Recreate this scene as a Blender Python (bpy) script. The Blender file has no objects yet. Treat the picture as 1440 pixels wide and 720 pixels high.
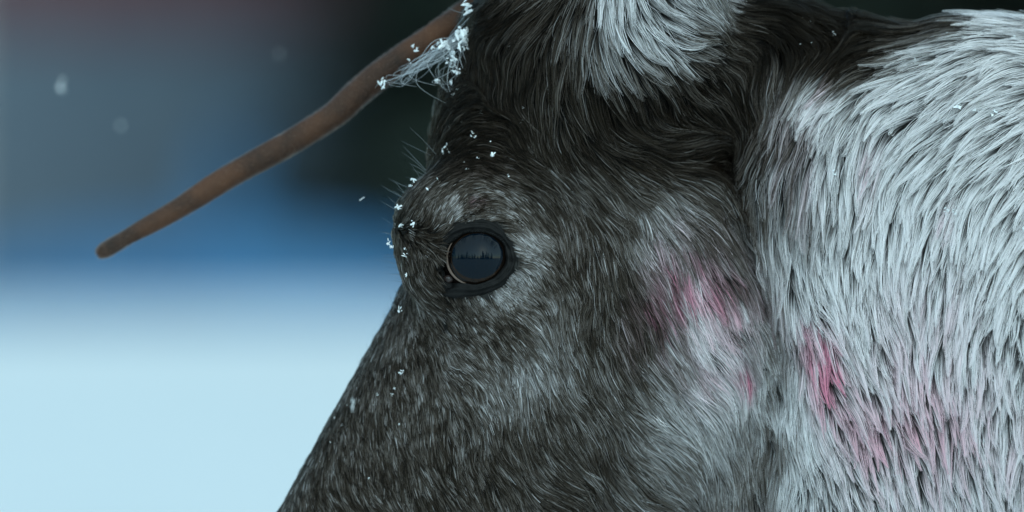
import bpy, math, random
import numpy as np
from mathutils import Vector, kdtree

# ------------------------------------------------------------------ camera, sky, sun, exposure
scene = bpy.context.scene
col = scene.collection
R = math.radians
S = 0.00038            # metres per modelling unit ("unit" = one photo pixel at the animal)
EYE_Z = 1.05           # height of the picture centre above the ground
CAM_D = 4.0
FOCUS_UNIT = 185.0     # depth (towards the camera) of the eye's surface

cam_d = bpy.data.cameras.new('camera')
cam = bpy.data.objects.new('camera', cam_d); col.objects.link(cam)
cam.location = (0, -CAM_D - FOCUS_UNIT * S, EYE_Z)
cam.rotation_euler = (R(90), 0, 0)
cam_d.sensor_width = 36.0
cam_d.lens = 36.0 * CAM_D / (1440 * S)
cam_d.clip_start = 0.1; cam_d.clip_end = 2000
cam_d.dof.use_dof = True
cam_d.dof.focus_distance = CAM_D
cam_d.dof.aperture_fstop = cam_d.lens / 72.0
scene.camera = cam

SUN_EL, SUN_AZ = 25.0, 155.0      # azimuth: direction the light comes from, from +Y clockwise
world = bpy.data.worlds.new('World'); scene.world = world; world.use_nodes = True
nt = world.node_tree; nt.nodes.clear()
sky = nt.nodes.new('ShaderNodeTexSky'); sky.sky_type = 'NISHITA'; sky.sun_disc = False
sky.sun_elevation = R(SUN_EL); sky.sun_rotation = R(SUN_AZ)
sky.air_density = 1.0; sky.dust_density = 0.4; sky.ozone_density = 3.0
bg = nt.nodes.new('ShaderNodeBackground'); bg.inputs['Strength'].default_value = 0.11
wo = nt.nodes.new('ShaderNodeOutputWorld')
nt.links.new(sky.outputs[0], bg.inputs[0]); nt.links.new(bg.outputs[0], wo.inputs[0])

sun_d = bpy.data.lights.new('sun', 'SUN'); sun_d.energy = 1.5; sun_d.angle = R(170)
sun_d.color = (1.0, 0.98, 0.95)
sun = bpy.data.objects.new('sun', sun_d); col.objects.link(sun)
sv = Vector((math.sin(R(SUN_AZ)) * math.cos(R(SUN_EL)), math.cos(R(SUN_AZ)) * math.cos(R(SUN_EL)), math.sin(R(SUN_EL))))
sun.rotation_euler = sv.to_track_quat('Z', 'Y').to_euler()

scene.view_settings.view_transform = 'Standard'; scene.view_settings.look = 'None'
scene.view_settings.exposure = 1.03
scene.view_settings.use_white_balance = True
scene.view_settings.white_balance_temperature = 6300; scene.view_settings.white_balance_tint = -16.0; scene.view_settings.gamma = 1.0
scene.render.engine = 'CYCLES'
scene.cycles.use_denoising = True; scene.cycles.denoiser = 'OPENIMAGEDENOISE'; scene.cycles.denoising_prefilter = 'ACCURATE'
scene.cycles.max_bounces = 7; scene.cycles.diffuse_bounces = 3; scene.cycles.glossy_bounces = 4
scene.cycles.transmission_bounces = 5
scene.cycles_curves.shape = 'RIBBONS'; scene.cycles_curves.subdivisions = 2
scene.cycles.sample_clamp_indirect = 6.0

rng = np.random.default_rng(7)
random.seed(7)

# ------------------------------------------------------------------ helpers
def W(p):
    """modelling units (u right, v down, d towards the camera) -> world metres"""
    p = np.asarray(p, dtype=np.float64)
    return np.stack([(p[..., 0] - 720) * S, -p[..., 2] * S, EYE_Z - (p[..., 1] - 360) * S], -1)

def tag(o, label=None, cat=None, group=None, kind=None):
    for k, v in (('label', label), ('category', cat), ('group', group), ('kind', kind)):
        if v: o[k] = v
    return o

def link(name, data, parent=None, mat=None):
    o = bpy.data.objects.new(name, data); col.objects.link(o)
    if parent: o.parent = parent
    if mat and data is not None: data.materials.append(mat)
    return o

def mesh_np(name, verts, faces, smooth=True):
    m = bpy.data.meshes.new(name)
    m.from_pydata([tuple(v) for v in verts], [], [tuple(f) for f in faces])
    if smooth: m.polygons.foreach_set('use_smooth', np.ones(len(m.polygons), bool))
    m.update(); return m

def mesh_quads(name, verts, quads):
    m = bpy.data.meshes.new(name)
    m.vertices.add(len(verts)); m.vertices.foreach_set('co', np.asarray(verts, np.float32).ravel())
    nq = len(quads); m.loops.add(nq * 4); m.loops.foreach_set('vertex_index', np.asarray(quads, np.int32).ravel())
    m.polygons.add(nq); m.polygons.foreach_set('loop_start', np.arange(0, nq * 4, 4, dtype=np.int32))
    m.polygons.foreach_set('use_smooth', np.ones(nq, bool))
    m.update(calc_edges=True); m.validate(); return m

def mat_new(name, base=(0.5, 0.5, 0.5), rough=0.6, **kw):
    m = bpy.data.materials.new(name); m.use_nodes = True
    b = m.node_tree.nodes['Principled BSDF']
    b.inputs['Base Color'].default_value = (*base, 1); b.inputs['Roughness'].default_value = rough
    for k, v in kw.items(): b.inputs[k].default_value = v
    return m, m.node_tree, b

def noise_colour(t, b, c1, c2, scale, detail=6, rough=0.6, lo=0.35, hi=0.65, bump=0.0, bscale=None, coord='Object'):
    tc = t.nodes.new('ShaderNodeTexCoord')
    n = t.nodes.new('ShaderNodeTexNoise'); n.inputs['Scale'].default_value = scale
    n.inputs['Detail'].default_value = detail; n.inputs['Roughness'].default_value = rough
    t.links.new(tc.outputs[coord], n.inputs['Vector'])
    r = t.nodes.new('ShaderNodeValToRGB')
    r.color_ramp.elements[0].position = lo; r.color_ramp.elements[0].color = (*c1, 1)
    r.color_ramp.elements[1].position = hi; r.color_ramp.elements[1].color = (*c2, 1)
    t.links.new(n.outputs[0], r.inputs[0]); t.links.new(r.outputs[0], b.inputs['Base Color'])
    if bump:
        n2 = t.nodes.new('ShaderNodeTexNoise'); n2.inputs['Scale'].default_value = bscale or scale * 4
        n2.inputs['Detail'].default_value = 5
        t.links.new(tc.outputs[coord], n2.inputs['Vector'])
        bp = t.nodes.new('ShaderNodeBump'); bp.inputs['Strength'].default_value = bump
        t.links.new(n2.outputs[0], bp.inputs['Height']); t.links.new(bp.outputs[0], b.inputs['Normal'])

def vnoise(x, y, seed=0):
    """smooth value noise in [0,1]"""
    g = np.random.default_rng(seed).random((64, 64)).astype(np.float32)
    xi = np.floor(x).astype(int); yi = np.floor(y).astype(int)
    fx = x - xi; fy = y - yi; fx = fx * fx * (3 - 2 * fx); fy = fy * fy * (3 - 2 * fy)
    a = g[xi & 63, yi & 63]; b = g[(xi + 1) & 63, yi & 63]; c = g[xi & 63, (yi + 1) & 63]; d = g[(xi + 1) & 63, (yi + 1) & 63]
    return (a * (1 - fx) + b * fx) * (1 - fy) + (c * (1 - fx) + d * fx) * fy

# ------------------------------------------------------------------ materials
M = {}
m, t, b = mat_new('snow', (0.80, 0.83, 0.86), 0.6)
noise_colour(t, b, (0.63, 0.66, 0.67), (0.71, 0.73, 0.73), 0.6, bump=0.25, bscale=3.0); M['snow'] = m
m, t, b = mat_new('flake', (0.86, 0.88, 0.90), 0.45); b.inputs['Subsurface Weight'].default_value = 0.0; M['flake'] = m
m, t, b = mat_new('needles', (0.03, 0.05, 0.03), 0.8)
noise_colour(t, b, (0.006, 0.012, 0.009), (0.016, 0.028, 0.018), 2.5); M['needles'] = m
m, t, b = mat_new('bark', (0.06, 0.045, 0.035), 0.9)
noise_colour(t, b, (0.03, 0.024, 0.02), (0.09, 0.07, 0.055), 9, bump=0.4); M['bark'] = m
m, t, b = mat_new('birch_bark', (0.6, 0.58, 0.55), 0.8)
noise_colour(t, b, (0.10, 0.09, 0.085), (0.42, 0.41, 0.40), 5, lo=0.3, hi=0.45); M['birch'] = m
m, t, b = mat_new('grey_boards', (0.2, 0.19, 0.19), 0.85)
noise_colour(t, b, (0.065, 0.085, 0.12), (0.11, 0.14, 0.18), 3, bump=0.2); M['boards'] = m
m, t, b = mat_new('red_paint', (0.30, 0.04, 0.03), 0.8)
noise_colour(t, b, (0.075, 0.035, 0.045), (0.11, 0.05, 0.06), 3, bump=0.2); M['red'] = m
m, t, b = mat_new('hoof', (0.03, 0.027, 0.025), 0.5); M['hoof'] = m
m, t, b = mat_new('snow_in_shade', (0.12, 0.32, 0.5), 0.5)  # snow whose blue shade is put into the base colour
noise_colour(t, b, (0.018, 0.078, 0.18), (0.036, 0.13, 0.27), 1.5); M['snow_in_shade'] = m

# antler velvet
m, t, b = mat_new('velvet_skin', (0.10, 0.055, 0.035), 0.75)
noise_colour(t, b, (0.014, 0.0055, 0.002), (0.10, 0.038, 0.014), 30, bump=0.25, bscale=500, lo=0.3, hi=0.7); M['velvet'] = m
# lid skin
m, t, b = mat_new('lid_skin', (0.008, 0.008, 0.008), 0.55, **{'Specular IOR Level': 0.15})
noise_colour(t, b, (0.003, 0.003, 0.003), (0.009, 0.0085, 0.0085), 180, bump=0.35, bscale=700); M['lid'] = m
m, t, b = mat_new('nictitating', (0.13, 0.09, 0.07), 0.4); M['third'] = m
m, t, b = mat_new('caruncle', (0.03, 0.02, 0.018), 0.18); M['caruncle'] = m
m, t, b = mat_new('sclera', (0.006, 0.004, 0.003), 0.03); b.inputs['Specular IOR Level'].default_value = 0.5; M['sclera'] = m
m, t, b = mat_new('iris', (0.035, 0.018, 0.010), 0.03)
noise_colour(t, b, (0.006, 0.0035, 0.002), (0.024, 0.012, 0.006), 400, lo=0.3, hi=0.7); M['iris'] = m
m, t, b = mat_new('pupil', (0.0015, 0.005, 0.010), 0.02); M['pupil'] = m
for k in ('sclera', 'iris', 'pupil'): M[k].node_tree.nodes['Principled BSDF'].inputs['IOR'].default_value = 1.27

# skin under the coat, coloured by the coat map
m, t, b = mat_new('hide', (0.03, 0.027, 0.025), 0.9)
at = t.nodes.new('ShaderNodeAttribute'); at.attribute_name = 'coat'
t.links.new(at.outputs['Color'], b.inputs['Base Color']); M['hide'] = m

def hair_mat(name, rough=0.26, spec_tint=1.0):
    m = bpy.data.materials.new(name); m.use_nodes = True
    t = m.node_tree; t.nodes.clear()
    at = t.nodes.new('ShaderNodeAttribute'); at.attribute_name = 'col'
    h = t.nodes.new('ShaderNodeBsdfHairPrincipled'); h.model = 'CHIANG'; h.parametrization = 'COLOR'
    h.inputs['Roughness'].default_value = rough; h.inputs['Radial Roughness'].default_value = 0.45
    h.inputs['IOR'].default_value = 1.38
    t.links.new(at.outputs['Color'], h.inputs['Color'])
    o = t.nodes.new('ShaderNodeOutputMaterial'); df = t.nodes.new('ShaderNodeBsdfDiffuse'); t.links.new(at.outputs['Color'], df.inputs['Color'])
    mx = t.nodes.new('ShaderNodeMixShader'); mx.inputs[0].default_value = 0.32
    t.links.new(df.outputs[0], mx.inputs[1]); t.links.new(h.outputs[0], mx.inputs[2]); t.links.new(mx.outputs[0], o.inputs[0])
    return m
M['hair'] = hair_mat('hair')

# ------------------------------------------------------------------ the animal as a distance field (modelling units)
def ell(p, c, r, rot=0.0):
    x = p[:, 0] - c[0]; y = p[:, 1] - c[1]; z = p[:, 2] - c[2]
    if rot:
        cs, sn = math.cos(rot), math.sin(rot); x, y = x * cs + y * sn, -x * sn + y * cs
    k0 = np.sqrt((x / r[0]) ** 2 + (y / r[1]) ** 2 + (z / r[2]) ** 2) + 1e-6
    k1 = np.sqrt((x / r[0] ** 2) ** 2 + (y / r[1] ** 2) ** 2 + (z / r[2] ** 2) ** 2) + 1e-9
    return k0 * (k0 - 1) / k1

def cone(p, a, b, ra, rb, sd=1.0):
    a = np.array(a, np.float32); b = np.array(b, np.float32); ba = b - a
    x = p[:, 0] - a[0]; y = p[:, 1] - a[1]; z = p[:, 2] - a[2]
    h = np.clip((x * ba[0] + y * ba[1] + z * ba[2]) / float(ba @ ba), 0, 1)
    dx = x - h * ba[0]; dy = y - h * ba[1]; dz = (z - h * ba[2]) * sd
    return np.sqrt(dx * dx + dy * dy + dz * dz) - (ra + (rb - ra) * h)

def smin(a, b, k):
    h = np.maximum(k - np.abs(a - b), 0) / k
    return np.minimum(a, b) - h * h * k * 0.25

def smax(a, b, k): return -smin(-a, -b, k)

EYE = (668.0, 363.0)
CREASE = [(1032, 318), (1062, 375), (1086, 440), (1097, 505), (1096, 570), (1086, 640), (1076, 730)]   # jaw fold

def sdf_head(p):
    f = ell(p, (824, 120, 0), (185, 235, 160))
    f = smin(f, ell(p, (690, 240, 20), (84, 110, 110)), 70)
    f = smin(f, cone(p, (748, 470, 0), (338, 1040, 0), 192, 108, 1.24), 60)
    f = smin(f, cone(p, (885, 480, 0), (455, 1080, 0), 196, 84, 1.22), 60)
    f = smin(f, ell(p, (915, 490, 62), (184, 270, 98), 0.12), 50)
    # orbit and brow
    f = smin(f, ell(p, (664, 362, 118), (100, 92, 76)), 34)
    f = smin(f, ell(p, (640, 305, 95), (84, 66, 78), -0.3), 40)
    # facial crest under the eye, and the groove between crest and jaw
    f = smin(f, cone(p, (700, 470, 128), (560, 760, 85), 34, 28), 50)
    # ear root and ear
    f = smin(f, ell(p, (905, 40, 128), (105, 110, 60)), 50)
    f = smin(f, cone(p, (925, -10, 150), (985, -330, 230), 66, 20, 1.6), 40)
    # pedicle
    f = smin(f, cone(p, (722, 0, 55), (690, -70, 62), 44, 32), 40)
    # nape
    f = smin(f, cone(p, (860, 60, 0), (1230, 150, 0), 120, 116, 1.1), 60)
    return f

def sdf_neck(p):
    f = ell(p, (1500, 500, 0), (440, 470, 245))
    f = smin(f, cone(p, (1000, 620, 0), (1180, 880, 0), 110, 150, 1.3), 50)
    f = smin(f, cone(p, (1150, 270, 50), (1215, 520, 50), 88, 122, 1.0), 80)
    f = smin(f, cone(p, (1218, 520, 50), (1205, 950, 40), 122, 150, 1.0), 80)
    f = smin(f, cone(p, (1165, 205, 30), (1340, 172, 10), 104, 130, 1.0), 80)
    return f

def sdf_body(p):
    f = cone(p, (1500, 500, 0), (2050, 800, 0), 468, 570, 1.9)
    f = smin(f, ell(p, (2900, 880, 0), (1250, 560, 480)), 200)
    f = smin(f, ell(p, (3800, 800, 0), (520, 520, 420)), 200)
    for leg in (((2050, 1000, 230), (2180, 1400, 240), 260, 150), ((2180, 1400, 240), (2080, 2080, 230), 150, 85),
                ((2080, 2080, 230), (2100, 2780, 225), 85, 62), ((2100, 2780, 225), (2020, 3030, 225), 66, 80),
                ((3900, 900, 230), (3720, 1420, 240), 330, 200), ((3720, 1420, 240), (4080, 2060, 225), 190, 85),
                ((4080, 2060, 225), (4010, 2800, 215), 85, 62), ((4010, 2800, 215), (3930, 3030, 215), 66, 80)):
        f = smin(f, cone(p, *leg), 60)
    f = smin(f, cone(p, (4280, 560, 0), (4400, 760, 0), 90, 50), 60)
    return f

def sdf(p, socket=True):
    p = np.asarray(p, np.float32).copy(); p[:, 2] = np.abs(p[:, 2])
    f = np.full(len(p), 1e3, np.float32)
    hd = p[:, 0] < 1500
    f1 = sdf_head(p); f2 = sdf_neck(p)
    f = smin(f1, f2, 20)
    rt = p[:, 0] > 1300
    if rt.any(): f[rt] = np.minimum(f[rt], sdf_body(p[rt]))
    if CRP:
        nr = (p[:, 0] > 980) & (p[:, 0] < 1150) & (p[:, 1] > 270) & (p[:, 1] < 790)
        if nr.any():
            q = p[nr]; g = f[nr]
            for a0, a1 in zip(CRP[:-1], CRP[1:]): g = smax(g, -cone(q, a0, a1, 12, 12, .6), 14)
            f[nr] = g
    if socket:
        e = np.sqrt((p[:, 0] - EYE[0]) ** 2 + (p[:, 1] - EYE[1]) ** 2 + (p[:, 2] - EYE_D) ** 2) - (EYE_R - 1.5)
        f = smax(f, -e, 6)
        f = smax(f, -ell(p, (EYE[0] - 1, EYE[1], SURF + 4), (59, 54, 44)), 5)
        # tear crease running down from the inner corner
        f = smax(f, -cone(p, (626, 396, 192), (617, 486, 176), 17, 12), 10)
        # mouth corner and nostril, below the picture
        f = smax(f, -cone(p, (330, 1060, 90), (520, 1000, 105), 7, 4), 10)
        f = smax(f, -ell(p, (300, 985, 72), (24, 38, 26), 0.6), 12)
    return f

def grad(p, socket=True, e=1.5):
    k = np.array([[1, -1, -1], [-1, -1, 1], [-1, 1, -1], [1, 1, 1]], np.float32)
    g = np.zeros_like(p)
    for q in k: g += q * sdf(p + e * q, socket)[:, None]
    return g / (4 * e)

# depth of the outer surface at the eye, and from that the eyeball
EYE_R = 52.0; EYE_D = 0.0; SURF = 200.0; CRP = []
dd = np.linspace(320, 0, 641, dtype=np.float32)
f = sdf(np.stack([np.full_like(dd, EYE[0]), np.full_like(dd, EYE[1]), dd], 1), False)
SURF = float(dd[np.argmax(f < 0)]); EYE_D = SURF - EYE_R + 6.0
print('eye surface depth', SURF)

def depth_at(u, v):
    """first hit of the outer surface seen from the side, per (u, v) array"""
    u = np.asarray(u, np.float32); v = np.asarray(v, np.float32)
    z = np.full(u.shape, 420, np.float32)
    for _ in range(60):
        p = np.stack([u, v, z], 1); fv = sdf(p, False); z -= np.clip(fv * 0.7, -5, 60)
    return z

cz_ = depth_at([q[0] for q in CREASE], [q[1] for q in CREASE])
CRP = [(q[0], q[1], float(z)) for q, z in zip(CREASE, cz_)]

# ---- surface nets on a graded grid
def surface_nets(ax, ay, az):
    nx, ny, nz = len(ax), len(ay), len(az)
    F = np.empty((nx, ny, nz), np.float32)
    half = az >= 0
    for i in range(nx):
        yy, zz = np.meshgrid(ay, az[half], indexing='ij')
        pp = np.stack([np.full(yy.size, ax[i]), yy.ravel(), zz.ravel()], 1).astype(np.float32)
        v = sdf(pp).reshape(ny, -1)
        F[i][:, half] = v
        F[i][:, ~half] = v[:, ::-1][:, :(~half).sum()]
    ins = F < 0
    cx, cy, cz = nx - 1, ny - 1, nz - 1
    cnt = np.zeros((cx, cy, cz), np.int8)
    for a in (0, 1):
        for b_ in (0, 1):
            for c in (0, 1): cnt += ins[a:a + cx, b_:b_ + cy, c:c + cz]
    act = (cnt > 0) & (cnt < 8)
    idx = np.full(act.shape, -1, np.int64); idx[act] = np.arange(act.sum())
    I, J, K = np.nonzero(act)
    V = np.stack([(ax[I] + ax[I + 1]) / 2, (ay[J] + ay[J + 1]) / 2, (az[K] + az[K + 1]) / 2], 1).astype(np.float32)
    for _ in range(4):
        fv = sdf(V); g = grad(V); gl = np.linalg.norm(g, axis=1) + 1e-6
        lim = np.minimum(np.minimum(ax[I + 1] - ax[I], ay[J + 1] - ay[J]), az[K + 1] - az[K])
        V -= (g / gl[:, None]) * np.clip(fv / gl, -lim, lim)[:, None] * 0.9
    quads = []
    def add(s0, s1, q):   # s0 inside at start
        q = np.stack(q, 1); ok = (q >= 0).all(1); q = q[ok]; fl = s0[ok]
        quads.append(np.where(fl[:, None], q, q[:, ::-1]))
    a = ins[:-1, 1:-1, 1:-1]; bb = ins[1:, 1:-1, 1:-1]; i, j, k = np.nonzero(a != bb); j += 1; k += 1
    add(ins[i, j, k], None, [idx[i, j - 1, k - 1], idx[i, j, k - 1], idx[i, j, k], idx[i, j - 1, k]])
    a = ins[1:-1, :-1, 1:-1]; bb = ins[1:-1, 1:, 1:-1]; i, j, k = np.nonzero(a != bb); i += 1; k += 1
    add(ins[i, j, k], None, [idx[i - 1, j, k - 1], idx[i - 1, j, k], idx[i, j, k], idx[i, j, k - 1]])
    a = ins[1:-1, 1:-1, :-1]; bb = ins[1:-1, 1:-1, 1:]; i, j, k = np.nonzero(a != bb); i += 1; j += 1
    add(ins[i, j, k], None, [idx[i - 1, j - 1, k], idx[i, j - 1, k], idx[i, j, k], idx[i - 1, j, k]])
    return V, np.concatenate(quads)

ax = np.concatenate([np.arange(200, 540, 12), np.arange(540, 800, 6.5), np.arange(800, 1560, 10), np.arange(1560, 4560, 40)]).astype(np.float32)
ay = np.concatenate([np.arange(-400, 220, 11), np.arange(220, 520, 6.5), np.arange(520, 1180, 11), np.arange(1180, 3160, 40)]).astype(np.float32)
zp = np.concatenate([np.arange(5, 330, 9), np.arange(330, 560, 26)]).astype(np.float32)
az = np.concatenate([-zp[::-1], zp])
BV, BQ = surface_nets(ax, ay, az)
print('body', BV.shape, BQ.shape)

# ------------------------------------------------------------------ coat maps: flow, length, lightness, stain
# (u, v, flow_u, flow_v, length, lift, clump)
FLOW = [
 (440,690,.45,.9,20,.18,.3),(480,590,.42,.9,18,.18,.3),(540,480,.3,.95,18,.18,.3),(560,600,.35,.93,22,.12,.25),(650,620,.33,.94,26,.12,.3),
 (600,540,.3,.95,20,.12,.25),(750,560,.15,.98,30,.14,.35),(820,450,.08,1,36,.14,.4),(830,600,.55,.83,42,.14,.4),(700,700,.4,.9,34,.12,.35),
 (800,690,.68,.72,46,.14,.4),(900,690,.74,.66,50,.14,.45),(950,640,.8,.6,50,.14,.45),(1040,640,.6,.8,50,.14,.5),(1075,690,.1,1,60,.1,.5),
 (880,470,.5,.86,46,.14,.45),(900,560,.68,.72,46,.14,.45),(950,420,.48,.87,56,.16,.55),(1030,480,.62,.78,62,.16,.6),(1000,560,.75,.65,56,.15,.5),(1076,560,.14,.99,36,.09,.5),(1064,430,.48,.88,32,.06,.5),(1080,500,.22,.97,32,.06,.5),(1066,640,.06,1,38,.09,.5),(1100,430,.4,.92,44,.08,.7),(1112,520,.15,.99,44,.08,.7),(1112,600,-.08,1,50,.1,.7),(1094,690,-.1,1,50,.1,.7),
 (850,300,.6,.8,44,.14,.4),(920,255,.85,.5,44,.12,.4),(980,300,.66,.75,48,.14,.5),(1015,380,.5,.87,56,.15,.55),(870,380,.3,.95,46,.14,.45),(800,350,.25,.97,34,.12,.35),
 (610,180,.9,-.15,30,.34,.45),(650,200,.95,-.3,28,.3,.45),(690,175,.9,.2,30,.28,.45),(620,240,.92,-.35,26,.28,.4),(700,250,.95,.15,24,.14,.25),
 (760,230,.75,.66,32,.14,.35),(785,270,.68,.73,34,.14,.35),(720,295,.97,.1,20,.10,.2),(750,330,.93,.35,20,.10,.2),(770,380,.5,.86,24,.12,.3),
 (600,290,.55,-.8,15,.14,.2),(640,282,.75,-.65,15,.12,.2),(675,287,.9,-.3,15,.12,.2),(580,330,.4,.2,18,.28,.3),(575,290,.5,-.2,22,.3,.35),(575,390,.5,.85,20,.26,.35),(600,425,.75,.65,18,.14,.25),(600,455,.75,.65,20,.12,.2),
 (565,440,.3,.95,16,.10,.2),(640,440,.4,.9,14,.10,.2),(680,440,.5,.85,16,.10,.2),(720,405,.72,.7,17,.10,.2),(740,365,.9,.42,17,.10,.2),(645,500,.85,.52,20,.12,.25),(700,490,.4,.9,20,.12,.25),
 (650,140,.95,-.1,34,.36,.5),(680,90,.2,.95,40,.3,.5),(720,60,-.65,.75,60,.26,.6),(700,120,-.2,.97,46,.24,.5),(740,110,-.25,.96,60,.22,.55),(780,100,-.12,.99,74,.22,.6),
 (760,20,-.75,.65,70,.26,.6),(800,50,-.25,.97,84,.24,.65),(830,100,.05,1,86,.22,.65),(820,160,.4,.9,70,.18,.55),(770,165,.2,.97,56,.18,.5),(850,210,.62,.78,56,.16,.5),(740,190,.4,.9,34,.16,.4),
 (660,30,-.6,.3,26,.35,.4),(640,70,-.5,.6,26,.35,.4),
 (870,10,-.02,1,70,.26,.75),(860,-60,-.1,1,70,.26,.7),(900,60,.25,.96,66,.24,.75),(940,70,.62,.78,63,.24,.7),(960,30,.88,.45,66,.24,.6),(1000,50,.95,.25,70,.24,.6),(940,-10,.6,.7,70,.24,.6),
 (960,-150,.0,1,60,.2,.5),(985,-300,0,1,50,.2,.5),(1045,25,.95,.3,70,.26,.65),(1035,90,.95,.25,66,.24,.65),(955,140,.6,.8,78,.22,.65),(900,140,.42,.9,84,.22,.65),(1000,135,.8,.6,70,.22,.65),(1045,160,.6,.8,64,.22,.65),
 (900,215,.9,.38,56,.2,.6),(955,208,.97,0,54,.22,.65),(1005,215,.93,-.3,50,.24,.65),
 (1075,110,-.3,.95,110,.18,.7),(1045,230,-.5,.86,90,.18,.7),(1070,200,-.25,.97,110,.18,.7),(1070,310,.12,.99,96,.16,.7),(1085,380,.45,.9,90,.16,.75),
 (1110,180,-.2,.98,120,.18,.85),(1105,290,.0,1,110,.16,.8),(1120,390,.3,.95,110,.14,.8),
 (1170,110,-.5,.86,120,.2,.9),(1180,180,-.32,.95,120,.18,.9),(1235,85,-.8,.6,120,.2,.95),(1300,50,-.92,.4,120,.2,.95),(1400,25,-.97,.25,120,.2,.95),(1560,0,-.97,.2,120,.2,.95),
 (1290,150,-.75,.66,115,.18,.95),(1390,130,-.82,.57,115,.18,.95),(1215,210,-.35,.93,115,.17,.9),(1300,240,-.52,.85,112,.16,.95),(1400,230,-.65,.76,112,.16,.95),(1560,200,-.6,.8,112,.16,.95),
 (1180,300,-.08,1,110,.15,.85),(1260,340,-.15,.99,108,.14,.85),(1350,350,-.28,.96,108,.14,.85),(1440,340,-.4,.92,108,.14,.9),
 (1150,420,.35,.94,105,.14,.8),(1220,450,.1,1,100,.13,.8),(1320,470,-.05,1,100,.13,.8),(1430,480,-.15,.99,100,.14,.85),
 (1130,490,.48,.88,90,.14,.85),(1180,540,.42,.9,90,.14,.9),(1260,580,.28,.96,92,.14,.9),(1350,600,.08,1,95,.15,.92),(1440,600,-.02,1,95,.15,.92),
 (1110,610,.25,.97,84,.13,.75),(1150,670,.4,.92,88,.14,.85),(1250,700,.3,.95,92,.14,.9),(1360,710,.12,.99,95,.15,.92),(1100,720,.2,.98,84,.13,.75),
 (1150,30,.3,.4,50,.35,.4),(1060,-40,.5,.3,50,.35,.4),(1250,20,-.3,.3,60,.35,.4),
 (300,960,.4,.9,14,.1,.2),(500,900,.5,.85,30,.12,.3),(800,900,.7,.7,50,.14,.4),(1200,1000,.3,.95,95,.14,.9),(1600,900,.1,1,95,.14,.9),(1620,500,-.1,1,100,.14,.9)]
# (u, v, lightness 0..1)
LIGHT = [(621,420,.0),(619,445,.0),(618,470,.02),(634,408,.05),(440,690,.2),(470,610,.16),(520,520,.12),(500,640,.22),(560,440,.1),(568,500,.42),(575,470,.35),(560,560,.3),(600,520,.22),(600,600,.3),(560,680,.22),(650,620,.32),(640,500,.58),(640,530,.5),(690,520,.55),(700,560,.64),(750,540,.78),(760,500,.6),  # near-black entries down the tear crease paint in its shade
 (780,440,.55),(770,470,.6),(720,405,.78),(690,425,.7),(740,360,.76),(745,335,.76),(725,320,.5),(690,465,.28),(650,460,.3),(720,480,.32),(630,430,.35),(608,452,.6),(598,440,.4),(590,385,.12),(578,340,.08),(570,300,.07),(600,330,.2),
 (612,295,.55),(640,282,.7),(675,282,.32),(700,292,.45),(640,255,.16),(680,250,.16),(640,225,.1),(650,150,.1),(610,170,.16),(720,200,.12),(720,100,.13),(690,60,.1),(690,130,.09),(750,60,.36),(770,90,.3),(812,60,.66),(800,20,.4),(805,140,.4),(790,190,.32),(740,230,.25),  # crown strands lightened here to paint in their highlights
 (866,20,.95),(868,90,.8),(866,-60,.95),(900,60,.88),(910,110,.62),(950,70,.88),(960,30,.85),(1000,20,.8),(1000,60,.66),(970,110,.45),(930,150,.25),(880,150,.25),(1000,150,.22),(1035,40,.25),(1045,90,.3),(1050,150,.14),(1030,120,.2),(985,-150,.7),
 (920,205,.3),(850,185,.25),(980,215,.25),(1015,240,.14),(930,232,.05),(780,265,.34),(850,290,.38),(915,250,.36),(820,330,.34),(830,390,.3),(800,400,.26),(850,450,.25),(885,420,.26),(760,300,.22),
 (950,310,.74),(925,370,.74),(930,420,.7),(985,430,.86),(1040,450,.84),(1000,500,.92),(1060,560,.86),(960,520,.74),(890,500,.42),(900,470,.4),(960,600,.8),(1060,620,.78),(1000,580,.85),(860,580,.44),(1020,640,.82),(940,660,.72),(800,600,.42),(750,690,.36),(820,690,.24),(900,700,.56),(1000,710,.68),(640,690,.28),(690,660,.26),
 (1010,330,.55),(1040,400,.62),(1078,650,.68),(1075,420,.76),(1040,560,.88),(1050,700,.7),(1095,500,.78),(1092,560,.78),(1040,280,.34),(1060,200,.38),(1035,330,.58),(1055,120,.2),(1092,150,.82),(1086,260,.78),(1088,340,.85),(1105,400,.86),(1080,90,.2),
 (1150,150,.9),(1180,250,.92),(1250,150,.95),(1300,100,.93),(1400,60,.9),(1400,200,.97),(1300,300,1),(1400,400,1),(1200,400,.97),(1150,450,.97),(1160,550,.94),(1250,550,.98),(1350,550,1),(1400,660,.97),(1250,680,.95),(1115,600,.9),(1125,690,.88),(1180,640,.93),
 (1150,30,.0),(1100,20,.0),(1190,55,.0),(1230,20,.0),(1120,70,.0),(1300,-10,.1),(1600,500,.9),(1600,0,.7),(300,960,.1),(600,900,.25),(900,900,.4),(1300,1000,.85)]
# (u, v, amount, ru, rv)
STAIN = [(1166,535,1.5,21,48),(1136,490,.5,22,34),(1188,585,.45,18,28),(950,420,.6,38,60),(920,455,.5,34,36),(1000,390,.45,50,60),(1052,545,.8,10,20),(1040,440,.4,50,50),(900,500,.3,30,30),(1090,190,.22,30,60),(1125,250,.22,26,60),
 (1162,120,.35,9,26),(1222,245,.3,12,30),(1280,600,.22,90,90),(1370,640,.2,100,90),(1230,640,.22,60,70),(1328,310,.25,10,20),(670,283,.6,14,9),(680,238,.25,40,14),(1300,470,.16,80,80),(1000,540,.3,40,40)]

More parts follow.
